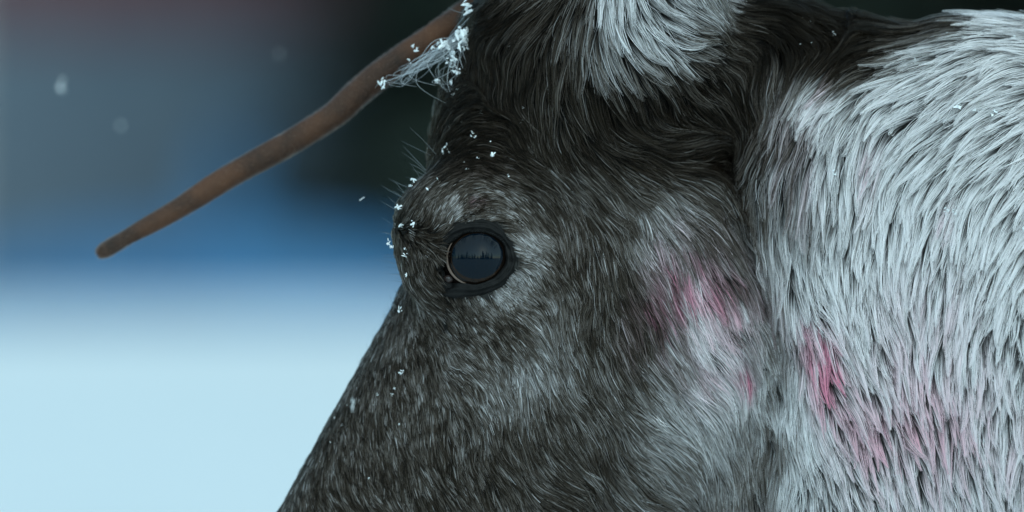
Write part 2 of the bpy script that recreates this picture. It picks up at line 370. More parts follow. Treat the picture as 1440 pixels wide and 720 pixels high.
GU, GV, GS = np.arange(150, 1720, 6.0), np.arange(-440, 1220, 6.0), 6.0
def idw(tab, ncol, soft, power=2.2):
    t_ = np.array(tab, np.float32)
    gu, gv = np.meshgrid(GU, GV, indexing='ij'); q = np.stack([gu.ravel(), gv.ravel()], 1).astype(np.float32)
    out = np.zeros((len(q), ncol), np.float32)
    for s in range(0, len(q), 20000):
        d2 = ((q[s:s + 20000, None, :] - t_[None, :, :2]) ** 2).sum(2)
        w = 1.0 / (d2 + soft ** 2) ** power
        out[s:s + 20000] = (w @ t_[:, 2:2 + ncol]) / w.sum(1, keepdims=True)
    return out.reshape(len(GU), len(GV), ncol)
FLOW = [(a, b_, c_, d_, (e_ * .74 if a > 1095 else e_), f_, g_) for a, b_, c_, d_, e_, f_, g_ in FLOW]
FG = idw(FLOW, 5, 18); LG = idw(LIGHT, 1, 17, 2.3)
def lookup(G, u, v):
    x = np.clip((u - GU[0]) / GS, 0, len(GU) - 1.01); y = np.clip((v - GV[0]) / GS, 0, len(GV) - 1.01)
    i = x.astype(int); j = y.astype(int); fx = (x - i)[:, None]; fy = (y - j)[:, None]
    return (G[i, j] * (1 - fx) + G[i + 1, j] * fx) * (1 - fy) + (G[i, j + 1] * (1 - fx) + G[i + 1, j + 1] * fx) * fy
def stain(u, v):
    s = np.zeros(len(u), np.float32)
    for (a, b_, k, ru, rv) in STAIN:
        s += k * np.exp(-(((u - a) / ru) ** 2 + ((v - b_) / rv) ** 2))
    return np.clip(s, 0, 1.2)
def tone(L):  # coat reflectance for a lightness
    return 0.008 * (0.95 / 0.008) ** np.clip(L, 0, 1) ** 0.9

# ------------------------------------------------------------------ the reindeer
root = bpy.data.objects.new('reindeer', None); col.objects.link(root)
root.location = W((2600, 360 + EYE_Z / S, 0)); root.empty_display_size = 0.3
tag(root, 'dark grey-brown reindeer with a pale shaggy neck and one thin brown antler tine', 'reindeer')
RI = root.location.copy()
def part(name, data, parent=None, mat=None):
    o = link(name, data, None, mat); o.parent = parent or root
    if o.parent is root: o.location = -RI
    return o

bm_ = mesh_quads('body', W(BV), BQ)
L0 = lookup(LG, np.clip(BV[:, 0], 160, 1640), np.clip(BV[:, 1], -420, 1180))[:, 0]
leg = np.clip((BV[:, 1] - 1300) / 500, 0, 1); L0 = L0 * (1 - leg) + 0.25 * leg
c = tone(L0) * np.where(BV[:, 0] > 1650, 0.4, 0.05)  # hide beneath the fur darkened to stand in for shade in the gaps
ca = bm_.attributes.new('coat', 'FLOAT_COLOR', 'POINT')
ca.data.foreach_set('color', np.stack([c, c * 0.95, c * 0.88, np.ones_like(c)], 1).astype(np.float32).ravel())
body = part('body', bm_, None, M['hide'])

# ---- hair roots on the near half of the body
tri = np.concatenate([BQ[:, [0, 1, 2]], BQ[:, [0, 2, 3]]])
A, B_, C_ = BV[tri[:, 0]], BV[tri[:, 1]], BV[tri[:, 2]]
cen = (A + B_ + C_) / 3
area = np.linalg.norm(np.cross(B_ - A, C_ - A), axis=1) / 2
inb = (cen[:, 0] < 1640) & (cen[:, 1] < 1160) & (cen[:, 2] > -1)
def framed(u, v, m=60): return (u > -m) & (u < 1440 + m) & (v > -m) & (v < 720 + m)

def sample_roots(n, weight, where=None):
    w = area * (inb if where is None else where) * weight; cw = np.cumsum(w); i = np.searchsorted(cw, rng.random(n) * cw[-1])
    r1 = np.sqrt(rng.random(n)); r2 = rng.random(n)
    return (A[i] * (1 - r1)[:, None] + B_[i] * (r1 * (1 - r2))[:, None] + C_[i] * (r1 * r2)[:, None]).astype(np.float32)

def bare(p):
    """no coat on the lids, in the tear crease and on the nose pad"""
    an_ = np.arctan2(p[:, 1] - 362, p[:, 0] - 667)
    e = ((p[:, 0] - 667) / 56) ** 2 + ((p[:, 1] - 362) / 51) ** 2 < 1 + .16 * np.sin(an_ * 5 + 1) + .16 * np.sin(an_ * 11) + rng.normal(0, .10, len(p))
    e |= (np.abs(p[:, 0] - 622 + (p[:, 1] - 400) * 0.05) < 6 + rng.normal(0, 2, len(p))) & (p[:, 1] > 385) & (p[:, 1] < 462) & (p[:, 2] > 60)
    e |= ((p[:, 0] - 640) / 26) ** 2 + ((p[:, 1] - 398) / 18) ** 2 < 1
    for (a0, a1) in zip(CREASE[:-1], CREASE[1:]):
        tt = np.clip(((p[:, 0] - a0[0]) * (a1[0] - a0[0]) + (p[:, 1] - a0[1]) * (a1[1] - a0[1])) / ((a1[0] - a0[0]) ** 2 + (a1[1] - a0[1]) ** 2), 0, 1)
        e |= np.hypot(p[:, 0] - a0[0] - tt * (a1[0] - a0[0]), p[:, 1] - a0[1] - tt * (a1[1] - a0[1])) < rng.normal(2.0, 2.2, len(p))
    e |= (p[:, 0] < 320) & (p[:, 1] > 930)
    e |= ((p[:, 0] - 682) ** 2 + (p[:, 1] + 40) ** 2 < 40 ** 2)
    return e & (p[:, 2] > 0)

def grow(p0, n, ln, lift, ang, sway=None):
    N = len(p0); P = np.empty((N, n, 3), np.float32)
    g = grad(p0, False); g /= np.linalg.norm(g, axis=1, keepdims=True) + 1e-6
    P[:, 0] = p0 - g * 1.5; p = p0.copy()
    ca_, sa_ = np.cos(ang), np.sin(ang)
    for i in range(1, n):
        t_ = i / (n - 1)
        F = lookup(FG, p[:, 0], p[:, 1]); fu = F[:, 0] * ca_ - F[:, 1] * sa_; fv = F[:, 0] * sa_ + F[:, 1] * ca_
        if sway is not None:
            c2, s2 = np.cos(sway * (t_ - .4)), np.sin(sway * (t_ - .4)); fu, fv = fu * c2 - fv * s2, fu * s2 + fv * c2
        D = np.stack([fu, fv, np.zeros_like(fu)], 1); D /= np.linalg.norm(D, axis=1, keepdims=True) + 1e-6
        T = D - g * (D * g).sum(1, keepdims=True); tl = np.linalg.norm(T, axis=1, keepdims=True)
        T = T + np.array([0.05, 0.25, 0], np.float32) * np.clip(0.4 - tl, 0, 1)
        T -= g * (T * g).sum(1, keepdims=True); T /= np.linalg.norm(T, axis=1, keepdims=True) + 1e-6
        h = ln * lift * (t_ ** 0.75) * (1.25 - 0.5 * t_)
        q = p + T * (ln / (n - 1))[:, None]
        fv_ = sdf(q, False); g2 = grad(q, False) if i < n - 1 or n < 6 else g
        gl = np.linalg.norm(g2, axis=1) + 1e-6; g = g2 / gl[:, None]
        q = q - g * np.clip(fv_ / gl - h, -40, 40)[:, None]
        P[:, i] = q; p = q
    return P

def clump(P, size, strength, pw=1.2):
    """draw hairs towards the nearest of a set of lead hairs; size = mean spacing of leads"""
    N, n, _ = P.shape
    order = rng.permutation(N); lead = []
    cell = {}
    for k in order:     # one lead per cell of a jittered lattice
        s = size if np.isscalar(size) else size[k]
        key = (int(P[k, 0, 0] // s), int(P[k, 0, 1] // s), int(P[k, 0, 2] // s))
        if key not in cell: cell[key] = k; lead.append(k)
    kd = kdtree.KDTree(len(lead))
    for j, k in enumerate(lead): kd.insert(P[k, 0], j)
    kd.balance()
    own = np.array([lead[kd.find(P[i, 0])[1]] for i in range(N)])
    w = (np.linspace(0, 1, n) ** pw)[None, :, None] * (strength if np.isscalar(strength) else strength[:, None, None])
    return P + (P[own] - P) * w, own

def make_hair(name, P, rad, colr, parent=None, mat=None, mirror=0.0):
    """P in modelling units, rad per hair, colr per point"""
    if mirror > 0:
        k = rng.random(len(P)) < mirror; Q = P[k].copy(); Q[:, :, 2] *= -1
        P = np.concatenate([P, Q]); rad = np.concatenate([rad, rad[k] * 1.5]); colr = np.concatenate([colr, colr[k]])
    N, n, _ = P.shape
    hc = bpy.data.hair_curves.new(name); hc.add_curves([n] * N)
    hc.position_data.foreach_set('vector', W(P).astype(np.float32).ravel())
    tt = np.linspace(0, 1, n)
    rr = rad[:, None] * S * (1 - 0.85 * tt[None, :] ** 1.6)
    ra = hc.attributes.get('radius') or hc.attributes.new('radius', 'FLOAT', 'POINT')
    ra.data.foreach_set('value', rr.astype(np.float32).ravel())
    cc = np.ones((N, n, 4), np.float32); cc[..., :3] = colr
    ca = hc.attributes.new('col', 'FLOAT_COLOR', 'POINT'); ca.data.foreach_set('color', cc.ravel())
    return part(name, hc, parent, mat or M['hair'])

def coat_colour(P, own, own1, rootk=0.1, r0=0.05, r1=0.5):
    N, n, _ = P.shape; u, v = P[:, int(n * .6), 0], P[:, int(n * .6), 1]
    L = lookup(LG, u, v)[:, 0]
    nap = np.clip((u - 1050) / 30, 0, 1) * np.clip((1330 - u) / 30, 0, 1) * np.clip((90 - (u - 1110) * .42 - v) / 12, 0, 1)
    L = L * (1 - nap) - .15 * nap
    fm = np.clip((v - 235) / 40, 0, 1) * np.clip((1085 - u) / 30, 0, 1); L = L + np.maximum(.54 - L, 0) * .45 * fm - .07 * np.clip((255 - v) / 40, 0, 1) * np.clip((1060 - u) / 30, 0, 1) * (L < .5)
    L = L + .11 * np.clip((L - .78) / .1, 0, 1)
    amp = np.clip(1.35 - L, .45, 1)
    L = L + amp * ((vnoise(u / 9 + P[:, 0, 2] / 9, v / 9, 3) - .5) * 0.15 + rng.normal(0, 0.12, N) + (rng.random(N)[own] - .5) * 0.16 + (rng.random(N)[own1] - .5) * 0.52)
    dark = rng.random(N) < 0.10; L = np.where(dark, L - 0.25, L)
    tip = np.clip(tone(L), 0.003, 0.95)
    warm = np.clip(1.15 - L * 1.35, 0, 1)       # dark hair is browner
    tcol = np.stack([tip, tip * (0.965 - 0.27 * warm), tip * (0.985 - 0.56 * warm)], 1)
    st = stain(u, v) * np.clip(0.4 + 1.8 * (vnoise(u / 7, v / 22, 11) - .25), 0, 1.5) * np.clip(L + .2, 0, 1)
    pink = np.stack([tip * 0.92, tip * 0.30, tip * 0.47], 1)
    tcol = tcol + (pink - tcol) * np.clip(st * .95, 0, .88)[:, None]
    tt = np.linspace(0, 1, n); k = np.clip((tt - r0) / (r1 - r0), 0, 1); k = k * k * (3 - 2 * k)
    rk = rootk + (1 - rootk) * k  # dark underfur at the roots, deepened to stand in for shade between locks
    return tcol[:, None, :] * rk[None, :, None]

FC = lookup(FG, cen[:, 0], cen[:, 1])
inview = framed(cen[:, 0], cen[:, 1])
longm = FC[:, 2] > 56
# short coat of the face
def build_coat(name, n, w, npts, rad, small, big, bstr, mirror, rootk=.1, r0=.05, r1=.5, pw=1.1, where=None, wild=1.0):
    p0 = sample_roots(n, w, where); p0 = p0[~bare(p0)]; N = len(p0)
    F = lookup(FG, p0[:, 0], p0[:, 1])
    ln = F[:, 2] * np.clip(rng.normal(1, 0.2, N), .45, 1.6)
    lift = F[:, 3] * np.clip(rng.normal(1, 0.35, N), .2, 2.2)
    ang = rng.normal(0, 0.15 * wild, N) + (vnoise(p0[:, 0] / 26, p0[:, 1] / 26, 5) - .5) * np.clip(.85 - F[:, 4] * .7, .18, .6) + (vnoise(p0[:, 0] / 60, p0[:, 1] / 60, 6) - .5) * 0.5
    P = grow(p0, npts, ln, lift, ang, rng.normal(0, 0.25 * wild, N))
    P, own = clump(P, small, np.clip(0.3 + F[:, 4] * 0.45, 0, .8), 1.3)
    P, own2 = clump(P, big, np.clip(F[:, 4] * bstr, 0, .97), pw)
    jit = rng.normal(0, 0.022 * wild, (N, 1, 3)) * ln[:, None, None] * np.linspace(0, 1, npts)[None, :, None]
    P = (P + jit).astype(np.float32)
    r = rad * np.clip(rng.normal(1, .22, N), .5, 1.7) * np.where(framed(p0[:, 0], p0[:, 1]), 1, 1.5)
    make_hair(name, P, r, coat_colour(P, own2, own, rootk, r0, r1), None, None, mirror)
    print(name, N)

wv = np.where(inview, 1.0, 0.28)
build_coat('face_fur', 150000, wv * ~longm * np.clip(45 / FC[:, 2], .6, 2.2), 5, 0.62, 4.2, 14.0, 0.85, 0.2, .05, .0, .6, 1.4, None, .8)
build_coat('neck_fur', 60000, wv * longm, 8, 0.54, 5.0, 16.5, 1.13, 0.2, .03, .15, .60, 1.2, None, .55)
trunk = (cen[:, 0] >= 1600) & (cen[:, 1] < 1500) & (cen[:, 2] > -1)
build_coat('body_fur', 16000, np.ones(len(cen)), 6, 2.6, 14.0, 42.0, 1.0, .6, .12, .1, .5, 1.1, trunk)

# ------------------------------------------------------------------ eye
eye = part('eye', None) if False else bpy.data.objects.new('eye', None); col.objects.link(eye)
eye.parent = root; eye.location = Vector(W((EYE[0], EYE[1], EYE_D))) - RI; eye.empty_display_size = .02
EC = np.array([EYE[0], EYE[1], EYE_D])
def eye_part(name, data, mat):
    o = link(name, data, None, mat); o.parent = eye; o.location = -Vector(W(EC)); return o
def cap(rad, ha, hb, rot=0, off=(0, 0), rings=14, seg=56):
    V = []; Fc = []
    for i in range(rings + 1):
        k = i / rings
        for j in range(seg):
            a = 2 * math.pi * j / seg; x = ha * k * math.cos(a); y = hb * k * math.sin(a)
            x, y = x * math.cos(rot) - y * math.sin(rot) + off[0], x * math.sin(rot) + y * math.cos(rot) + off[1]
            V.append(EC + np.array([x, y, math.sqrt(max(rad * rad - x * x - y * y, 0.01))]))
    for i in range(rings):
        for j in range(seg):
            a = i * seg + j; b2 = i * seg + (j + 1) % seg; Fc.append((a, a + seg, b2 + seg, b2) if i else (a, a + seg, b2 + seg, b2))
    return mesh_np('cap', W(np.array(V)), Fc)
eye_part('eyeball', cap(EYE_R, 51.5, 51.5), M['sclera'])
eye_part('iris', cap(EYE_R + 0.35, 36, 35, 0, (2, -1)), M['iris'])
eye_part('pupil', cap(EYE_R + 0.7, 36, 32, -0.12, (3, -3)), M['pupil'])

# lids: a ring of skin from the coat's edge down to the eyeball
def opening(a):
    x = 43.5 * math.cos(a); y = 37.0 * math.sin(a)
    bump = lambda c0, w: math.exp(-(((a - c0 + math.pi) % (2 * math.pi) - math.pi) / w) ** 2)
    m = 1 + .055 * bump(-.75, .45) - .05 * bump(.85, .5) - .05 * bump(-2.35, .5) + .01 * math.sin(9 * a)
    x, y = x * m, y * m
    k = bump(2.45, .34); x -= 12 * k; y += 9 * k      # drawn out at the inner corner
    return x, y
seg = 120; prof = 15; V = []; Fc = []
ang_ = [2 * math.pi * j / seg - math.pi for j in range(seg)]
outer = np.array([[EYE[0] - 1 + (61 + 2.5 * math.sin(3 * a + 1)) * math.cos(a) - (10 * math.exp(-((a - 2.45) / .35) ** 2)), EYE[1] - 1 + (56 + 2.5 * math.sin(4 * a)) * math.sin(a) + (14 * math.exp(-((a - 2.45) / .45) ** 2))] for a in ang_])
od = depth_at(outer[:, 0], outer[:, 1])
for i in range(prof):
    k = i / (prof - 1)
    for j, a in enumerate(ang_):
        ix, iy = opening(a); rr = math.hypot(ix, iy)
        if i == prof - 1: ix *= .985; iy *= .985
        zi = EC[2] + math.sqrt(max(EYE_R ** 2 - min(rr, EYE_R - 3) ** 2, 1))
        pi_ = np.array([EYE[0] + ix, EYE[1] + iy, zi + (2.6 if i < prof - 1 else -1.0)])
        po = np.array([outer[j, 0], outer[j, 1], od[j] - 1.0])
        kk = min(k * 1.14, 1)
        q = po + (pi_ - po) * kk
        q[2] += 5.0 * math.sin(math.pi * kk) ** .8 + (1.9 * math.sin(kk * 15 + 1.6 * math.sin(a * 2 + 1)) + .8 * math.sin(a * 17 + kk * 5)) * math.sin(math.pi * kk)
        rq = math.hypot(q[0] - EC[0], q[1] - EC[1])
        if rq < EYE_R - 1 and i < prof - 1: q[2] = max(q[2], EC[2] + math.sqrt(EYE_R ** 2 - rq * rq) + 2.2)
        V.append(q)
for i in range(prof - 1):
    for j in range(seg):
        a = i * seg + j; b2 = i * seg + (j + 1) % seg; Fc.append((a, b2, b2 + seg, a + seg))
eye_part('eyelid', mesh_np('eyelid', W(np.array(V)), Fc), M['lid'])

def tube(pts, rads, seg=10, capend=True):
    pts = np.asarray(pts, float); n = len(pts); V = []; Fc = []
    tg = np.gradient(pts, axis=0); tg /= np.linalg.norm(tg, axis=1, keepdims=True)
    up = np.array([0.1, 0.3, 1.0])
    for i in range(n):
        a = np.cross(tg[i], up); a /= np.linalg.norm(a); b2 = np.cross(tg[i], a)
        for j in range(seg):
            q = 2 * math.pi * j / seg; V.append(pts[i] + rads[i] * (a * math.cos(q) + b2 * math.sin(q)))
    for i in range(n - 1):
        for j in range(seg):
            k = i * seg + j; k2 = i * seg + (j + 1) % seg; Fc.append((k, k2, k2 + seg, k + seg))
    if capend: Fc.append(tuple(range(seg))[::-1]); Fc.append(tuple(range((n - 1) * seg, n * seg)))
    return np.array(V), Fc
cv_, cf_ = [], []
for i in range(9):      # pink-black caruncle in the inner corner
    for j in range(12):
        th = math.pi * i / 8; ph = 2 * math.pi * j / 12
        cv_.append(EC + np.array([-37 + 8 * math.sin(th) * math.cos(ph), 29 + 6 * math.sin(th) * math.sin(ph), 25 + 5 * math.cos(th)]))
for i in range(8):
    for j in range(12): cf_.append((i * 12 + j, (i + 1) * 12 + j, (i + 1) * 12 + (j + 1) % 12, i * 12 + (j + 1) % 12))
eye_part('tear_caruncle', mesh_np('tear_caruncle', W(np.array(cv_)), cf_), M['caruncle'])
tp = []
for k in np.linspace(0, 1, 18):   # pale edge of the third lid along the front of the eye
    a = 3.75 - k * 1.95; x = 39.5 * math.cos(a); y = 38.0 * math.sin(a)
    tp.append(EC + np.array([x, y, math.sqrt(EYE_R ** 2 - x * x - y * y) + 0.6]))
V, Fc = tube(tp, 0.5 + 1.5 * np.sin(np.linspace(0.1, math.pi - .1, 18)), 8)
eye_part('third_eyelid', mesh_np('third_eyelid', W(V), Fc), M['third'])

# far eye, the same set mirrored, so the head is whole from the other side
far = eye.copy(); col.objects.link(far); far.location = Vector(W((EYE[0], EYE[1], -EYE_D))) - RI
far.scale = (1, -1, 1)
for ch in list(eye.children):
    c2 = ch.copy(); col.objects.link(c2); c2.parent = far

# ------------------------------------------------------------------ antlers
def spline(cps, n):
    cps = np.array(cps, float); tt = np.linspace(0, len(cps) - 1, n); out = []
    for t_ in tt:
        i = min(int(t_), len(cps) - 2); f_ = t_ - i
        p0, p1, p2, p3 = cps[max(i - 1, 0)], cps[i], cps[i + 1], cps[min(i + 2, len(cps) - 1)]
        out.append(0.5 * (2 * p1 + (p2 - p0) * f_ + (2 * p0 - 5 * p1 + 4 * p2 - p3) * f_ ** 2 + (3 * p1 - p0 - 3 * p2 + p3) * f_ ** 3))
    return np.array(out)
def antler_piece(cps, n, seg=20):
    sp = spline(cps, n); P, r = sp[:, :3], sp[:, 3]
    return tube(P, np.maximum(r, .5) * (1 + 0.03 * np.sin(np.arange(n) * 0.9)), seg), P, r
TINE = [(690,-18,-64,28.0),(668,2,-65,21.0),(645,18,-66,19.5),(616,39,-68,19.5),(574,68,-70,20.0),(536,94,-72,19.5),(497,126,-74,19.5),(463,157,-75,18.5),(408,192,-77,17.5),(378,209,-78,17.5),(308,248,-80,17.0),(239,292,-82,15.0),(169,331,-84,11.5),(141,347.5,-86,11),(132,352.5,-86,9.5),(126.5,356,-86,6.5),(123.5,357.8,-86,2.5)]
BEAM = [(668,-50,-62,38),(672,-110,-74,34),(710,-260,-130,30),(800,-480,-210,28),(880,-800,-260,27),(840,-1200,-250,25),(700,-1500,-210,20),(560,-1650,-180,9),(530,-1680,-178,3)]
for side, nm in ((1, 'antler'), (-1, 'antler')):
    an = bpy.data.objects.new(nm, None); col.objects.link(an); an.parent = root
    an.location = Vector(W((668, -50, -62 * side))) - RI; an.empty_display_size = .03
    base = -Vector(W((668, -50, -62 * side)))
    def ap(name, cps, n):
        cps = [(a, b2, c_ * side, r_) for a, b2, c_, r_ in cps]
        (V, Fc), P, r = antler_piece(cps, n)
        o = link(name, mesh_np(name, W(V), Fc), None, M['velvet']); o.parent = an; o.location = base
        return o, P, r
    ap('beam', BEAM, 60)
    ap('tine', [(840,-620,-240,24),(960,-700,-250,18),(1060,-760,-255,4)], 14)
    if side == 1:
        to, TP, TR = ap('brow_tine', TINE, 90)
    else:
        ap('brow_tine', [(672,-90,-66,28),(640,-140,-70,22),(560,-200,-80,16),(480,-230,-90,4)], 24)
# velvet nap on the visible tine
nh = 16000; k = rng.random(nh) * 89; i0 = k.astype(int); f_ = (k - i0)[:, None]
cen_t = TP[i0] * (1 - f_) + TP[np.minimum(i0 + 1, 89)] * f_; rt_ = TR[i0] * (1 - f_[:, 0]) + TR[np.minimum(i0 + 1, 89)] * f_[:, 0]
tg = np.gradient(TP, axis=0); tg /= np.linalg.norm(tg, axis=1, keepdims=True); tg = tg[i0]
aa = rng.random(nh) * 2 * math.pi; up = np.array([.1, .3, 1.0]); a1 = np.cross(tg, up); a1 /= np.linalg.norm(a1, axis=1, keepdims=True); a2 = np.cross(tg, a1)
nn = a1 * np.cos(aa)[:, None] + a2 * np.sin(aa)[:, None]
hl = rng.uniform(2, 4.2, nh)[:, None]; r0 = cen_t + nn * (rt_[:, None] - 0.5)
dirv = nn * 0.75 + tg * 0.6 + rng.normal(0, .25, (nh, 3))
P = np.stack([r0, r0 + dirv * hl * .5, r0 + dirv * hl + tg * hl * .2], 1).astype(np.float32)
cv = np.array([0.15, 0.10, 0.08]) * rng.uniform(.5, 1.8, nh)[:, None]
make_hair('velvet_nap', P, np.full(nh, .13), np.repeat(cv[:, None, :], 3, 1))

# ------------------------------------------------------------------ whiskers, lashes, frosted tuft
def strands(name, items, rad, colr, npts=10, parent=None):
    """items: list of control polylines"""
    P = np.array([spline([(*q, 0) for q in it], npts)[:, :3] for it in items], np.float32)
    cc = np.asarray(colr, float); cc = np.broadcast_to(cc, (len(items), 3)) if cc.ndim == 1 else cc
    make_hair(name, P, np.full(len(items), rad) * rng.uniform(.7, 1.2, len(items)), np.repeat(cc[:, None, :], npts, 1), parent)
it = []
for j in range(34):
    v0 = rng.uniform(215, 410); u0 = 566 if v0 > 285 else 566 + (285 - v0) * 0.5
    L = rng.uniform(18, 58) * (1.0 if v0 < 390 else .6); a = rng.normal(-0.45, .28) + (v0 - 310) * 0.003
    d0 = rng.uniform(60, 130); e = np.array([-math.cos(a), math.sin(a), rng.normal(0.1, .3)])
    s = np.array([u0 + 12, v0, d0]); it.append([s, s + e * L * .5, s + e * L + np.array([0, rng.uniform(-2, 5), 0])])
strands('brow_whisker', it, .34, np.array([.10, .10, .10]))
it = []
for j in range(60):
    a = rng.uniform(-2.7, -0.5); x, y = opening(a); s = np.array([EYE[0] + x * 1.02, EYE[1] + y * 1.02, EC[2] + 40 + rng.normal(0, 1)])
    L = rng.uniform(8, 15); it.append([s, s + np.array([x * .10, -1, 8]), s + np.array([x * .2 + rng.normal(0, 2), 1.5 + rng.normal(0, 2), L + 3])])
strands('eyelash', it, .3, np.array([.02, .02, .02]), 6)
# stray hairs over the crown and along the nose
it = []
for j in range(380):
    t_ = rng.random(); s = np.array([554 - 158 * t_ + 12, 410 + 320 * t_ + 4, rng.uniform(5, 45)])
    L = rng.uniform(7, 20); it.append([s, s + np.array([-.55, -.2 + rng.normal(0, .3), .1]) * L * .5, s + np.array([-.55, -.55 + rng.normal(0, .3), .1]) * L])
strands('nose_stray_hair', it, .22, np.array([.14, .14, .14]), 6)
# frosted wisps hanging off the antler base
it = []
for j in range(32):
    o1 = rng.normal(0, 6, 3); o2 = rng.normal(0, 6.5, 3); k = rng.uniform(.45, 1.0) if j > 14 else rng.uniform(.85, 1.02)
    ln_ = [np.array([660, 42, 60]), np.array([625, 62, 62]), np.array([592, 84, 60]), np.array([562, 103, 56]), np.array([540, 113, 54])]
    cu = [q + o1 * (1 - .18 * i) + o2 * math.sin(i * 1.7 + j) for i, q in enumerate(ln_[:max(3, int(round(k * 5)))])]
    if rng.random() < .35: cu.append(cu[-1] + np.array([rng.normal(6, 8), rng.normal(9, 5), rng.normal(0, 5)]))
    it.append(cu)
for j in range(26):
    s0 = np.array([rng.uniform(632, 672), rng.uniform(36, 70), rng.uniform(30, 80)])
    it.append([s0, s0 + np.array([rng.uniform(-30, 4), rng.uniform(14, 32), rng.normal(0, 6)]), s0 + np.array([rng.uniform(-34, 12), rng.uniform(34, 70), rng.normal(0, 8)]), s0 + np.array([rng.uniform(-10, 22), rng.uniform(50, 86), rng.normal(0, 8)])])
for (a, b2, c_) in (((640, 60), (600, 85), (628, 128)), ((655, 55), (575, 100), (612, 118)), ((640, 50), (628, 110), (640, 140)), ((668, 60), (688, 95), (650, 135)), ((690, 70), (668, 100), (648, 132)), ((600, 70), (585, 115), (640, 150)), ((655, 15), (636, 40), (628, 52)), ((668, 18), (640, 12), (628, 6))):
    it.append([np.array([*a, 60]), np.array([*b2, 68]), np.array([*c_, 66])])
strands('frosted_wisp', it, .48, np.array([.55, .56, .58]) * rng.uniform(.3, 1.1, len(it))[:, None], 14)

# ------------------------------------------------------------------ snow on the coat, each flake a thing
def flake_mesh(seed, bits):
    r = np.random.default_rng(seed); V = []; Fc = []
    ico = [(0, 0, 1), (.894, 0, .447), (.276, .851, .447), (-.724, .526, .447), (-.724, -.526, .447), (.276, -.851, .447), (.724, .526, -.447), (-.276, .851, -.447), (-.894, 0, -.447), (-.276, -.851, -.447), (.724, -.526, -.447), (0, 0, -1)]
    fi = [(0,1,2),(0,2,3),(0,3,4),(0,4,5),(0,5,1),(1,6,2),(2,7,3),(3,8,4),(4,9,5),(5,10,1),(2,6,7),(3,7,8),(4,8,9),(5,9,10),(1,10,6),(11,7,6),(11,8,7),(11,9,8),(11,10,9),(11,6,10)]
    for k in range(bits):
        c_ = r.normal(0, .6, 3) * (0 if k == 0 else 1); sc_ = np.array([r.uniform(.10, .22), r.uniform(.18, .4), r.uniform(.3, .85)]) * (1.5 if k == 0 else 1); o = len(V)
        q1 = r.normal(0, 1, 3); q1 /= np.linalg.norm(q1); q2 = np.cross(q1, r.normal(0, 1, 3)); q2 /= np.linalg.norm(q2); q3 = np.cross(q1, q2)
        B3 = np.stack([q1, q2, q3], 1)
        for q in ico: V.append(B3 @ (np.array(q) * sc_ * r.uniform(.7, 1.3)) + c_)
        Fc += [tuple(o + x for x in f3) for f3 in fi]
    return mesh_np('flake', np.array(V), Fc, smooth=False)
FL = [flake_mesh(s, 4 + s % 5) for s in range(7)]
for q in FL: q.materials.append(M['flake'])
def flake(u, v, size, label, group, off=4, d=None):
    if d is None: d = float(depth_at([u], [v])[0]) + off
    o = link('snowflake', FL[random.randrange(7)]); o.location = W((u, v, d)); o.scale = [size * S] * 3
    o.rotation_euler = [random.uniform(0, 6.3) for _ in range(3)]
    return tag(o, label, 'snowflake', group)
g1 = ('white snowflake clinging to the whiskers on the brow', 'snowflakes on the brow whiskers')
for (u, v, s, d) in ((559,291,4.5,110),(562,317,4,115),(581,314,3.5,140),(546,342,4,112),(568,360,4,130),(582,252,4,110),(571,386,2.5,128),(577,260,2.2,112),(548,346,3,118),(560,434,4,100),(568,350,2,130)):
    flake(u, v, s, *g1, d=d + 30)
g2 = ('white snowflake lying on the dark forehead fur above the eye', 'snowflakes on the forehead')
for (u, v, s) in ((629,209,6.5),(694,216,4.5),(664,186,3.5),(671,221,1.8),(606,203,4),(623,193,2),(652,228,1.8),(618,232,2.2),(615,252,3.2),(600,265,2.5),(656,237,2.2),(715,247,2),(633,176,2.2),(648,170,1.8),(734,168,2),(735,150,1.8),(676,158,2),(700,60,2.2),(696,72,2),(716,64,1.8),(733,173,2),(668,192,2),(690,198,1.5),(602,225,2)):
    flake(u, v, s, *g2, off=7)
g3 = ('clump of white snow caught in the frosted wisps under the antler', 'snow caught in the frosted wisps')
for (u, v, s, d) in ((534,114,6,55),(643,41,11,76),(652,42,8,78),(636,72,8,74),(634,82,7,74),(624,58,8,72),(648,56,9,78),(640,98,6,78),(637,90,5,66),(612,110,4.5,64),(634,113,4.5,70),(646,122,7,75),(652,120,5,76),(636,130,4.5,72),(646,100,4,74),(659,5,8,70),(660,12,6,70),(655,60,5,74),(676,84,3.5,95),(583,68,5,60),(615,58,6,66),(628,62,5,68),(680,3,5,80),(606,64,4,64),(574,82,3.5,60),(650,50,5,74)):
    flake(u, v, s, *g3, d=d)
g4 = ('tiny white snowflake on the short fur of the muzzle', 'snowflakes on the muzzle')
for (u, v, s) in ((564,526,3.5),(562,527,2),(530,557,1.6),(524,571,1.6),(550,556,1.6),(486,572,1.8),(468,592,2),(478,600,1.6),(462,625,1.8),(448,653,1.6),(517,675,1.6),(560,598,1.6),(520,510,1.8),(553,548,1.5),(502,487,2.2)):
    flake(u, v, s, *g4, off=4)
g5 = ('small white snowflake on the pale mane along the neck', 'snowflakes on the pale mane')
for (u, v, s) in ((1274,85,3.5),(1338,49,4),(1404,24,5),(1432,52,4.5),(1375,60,4),(1370,62,3),(1348,150,4.5),(1400,157,4.5),(1372,155,3.5),(1174,245,3.5),(1330,296,3.5),(1342,300,3),(1437,322,4.5),(1325,18,4),(1436,30,3.5),(1360,20,3.5),(1290,80,3),(1346,148,3)):
    flake(u, v, s, *g5, off=16)
g6 = ('tiny snow speck on the black nape behind the ear', 'snow specks on the nape')
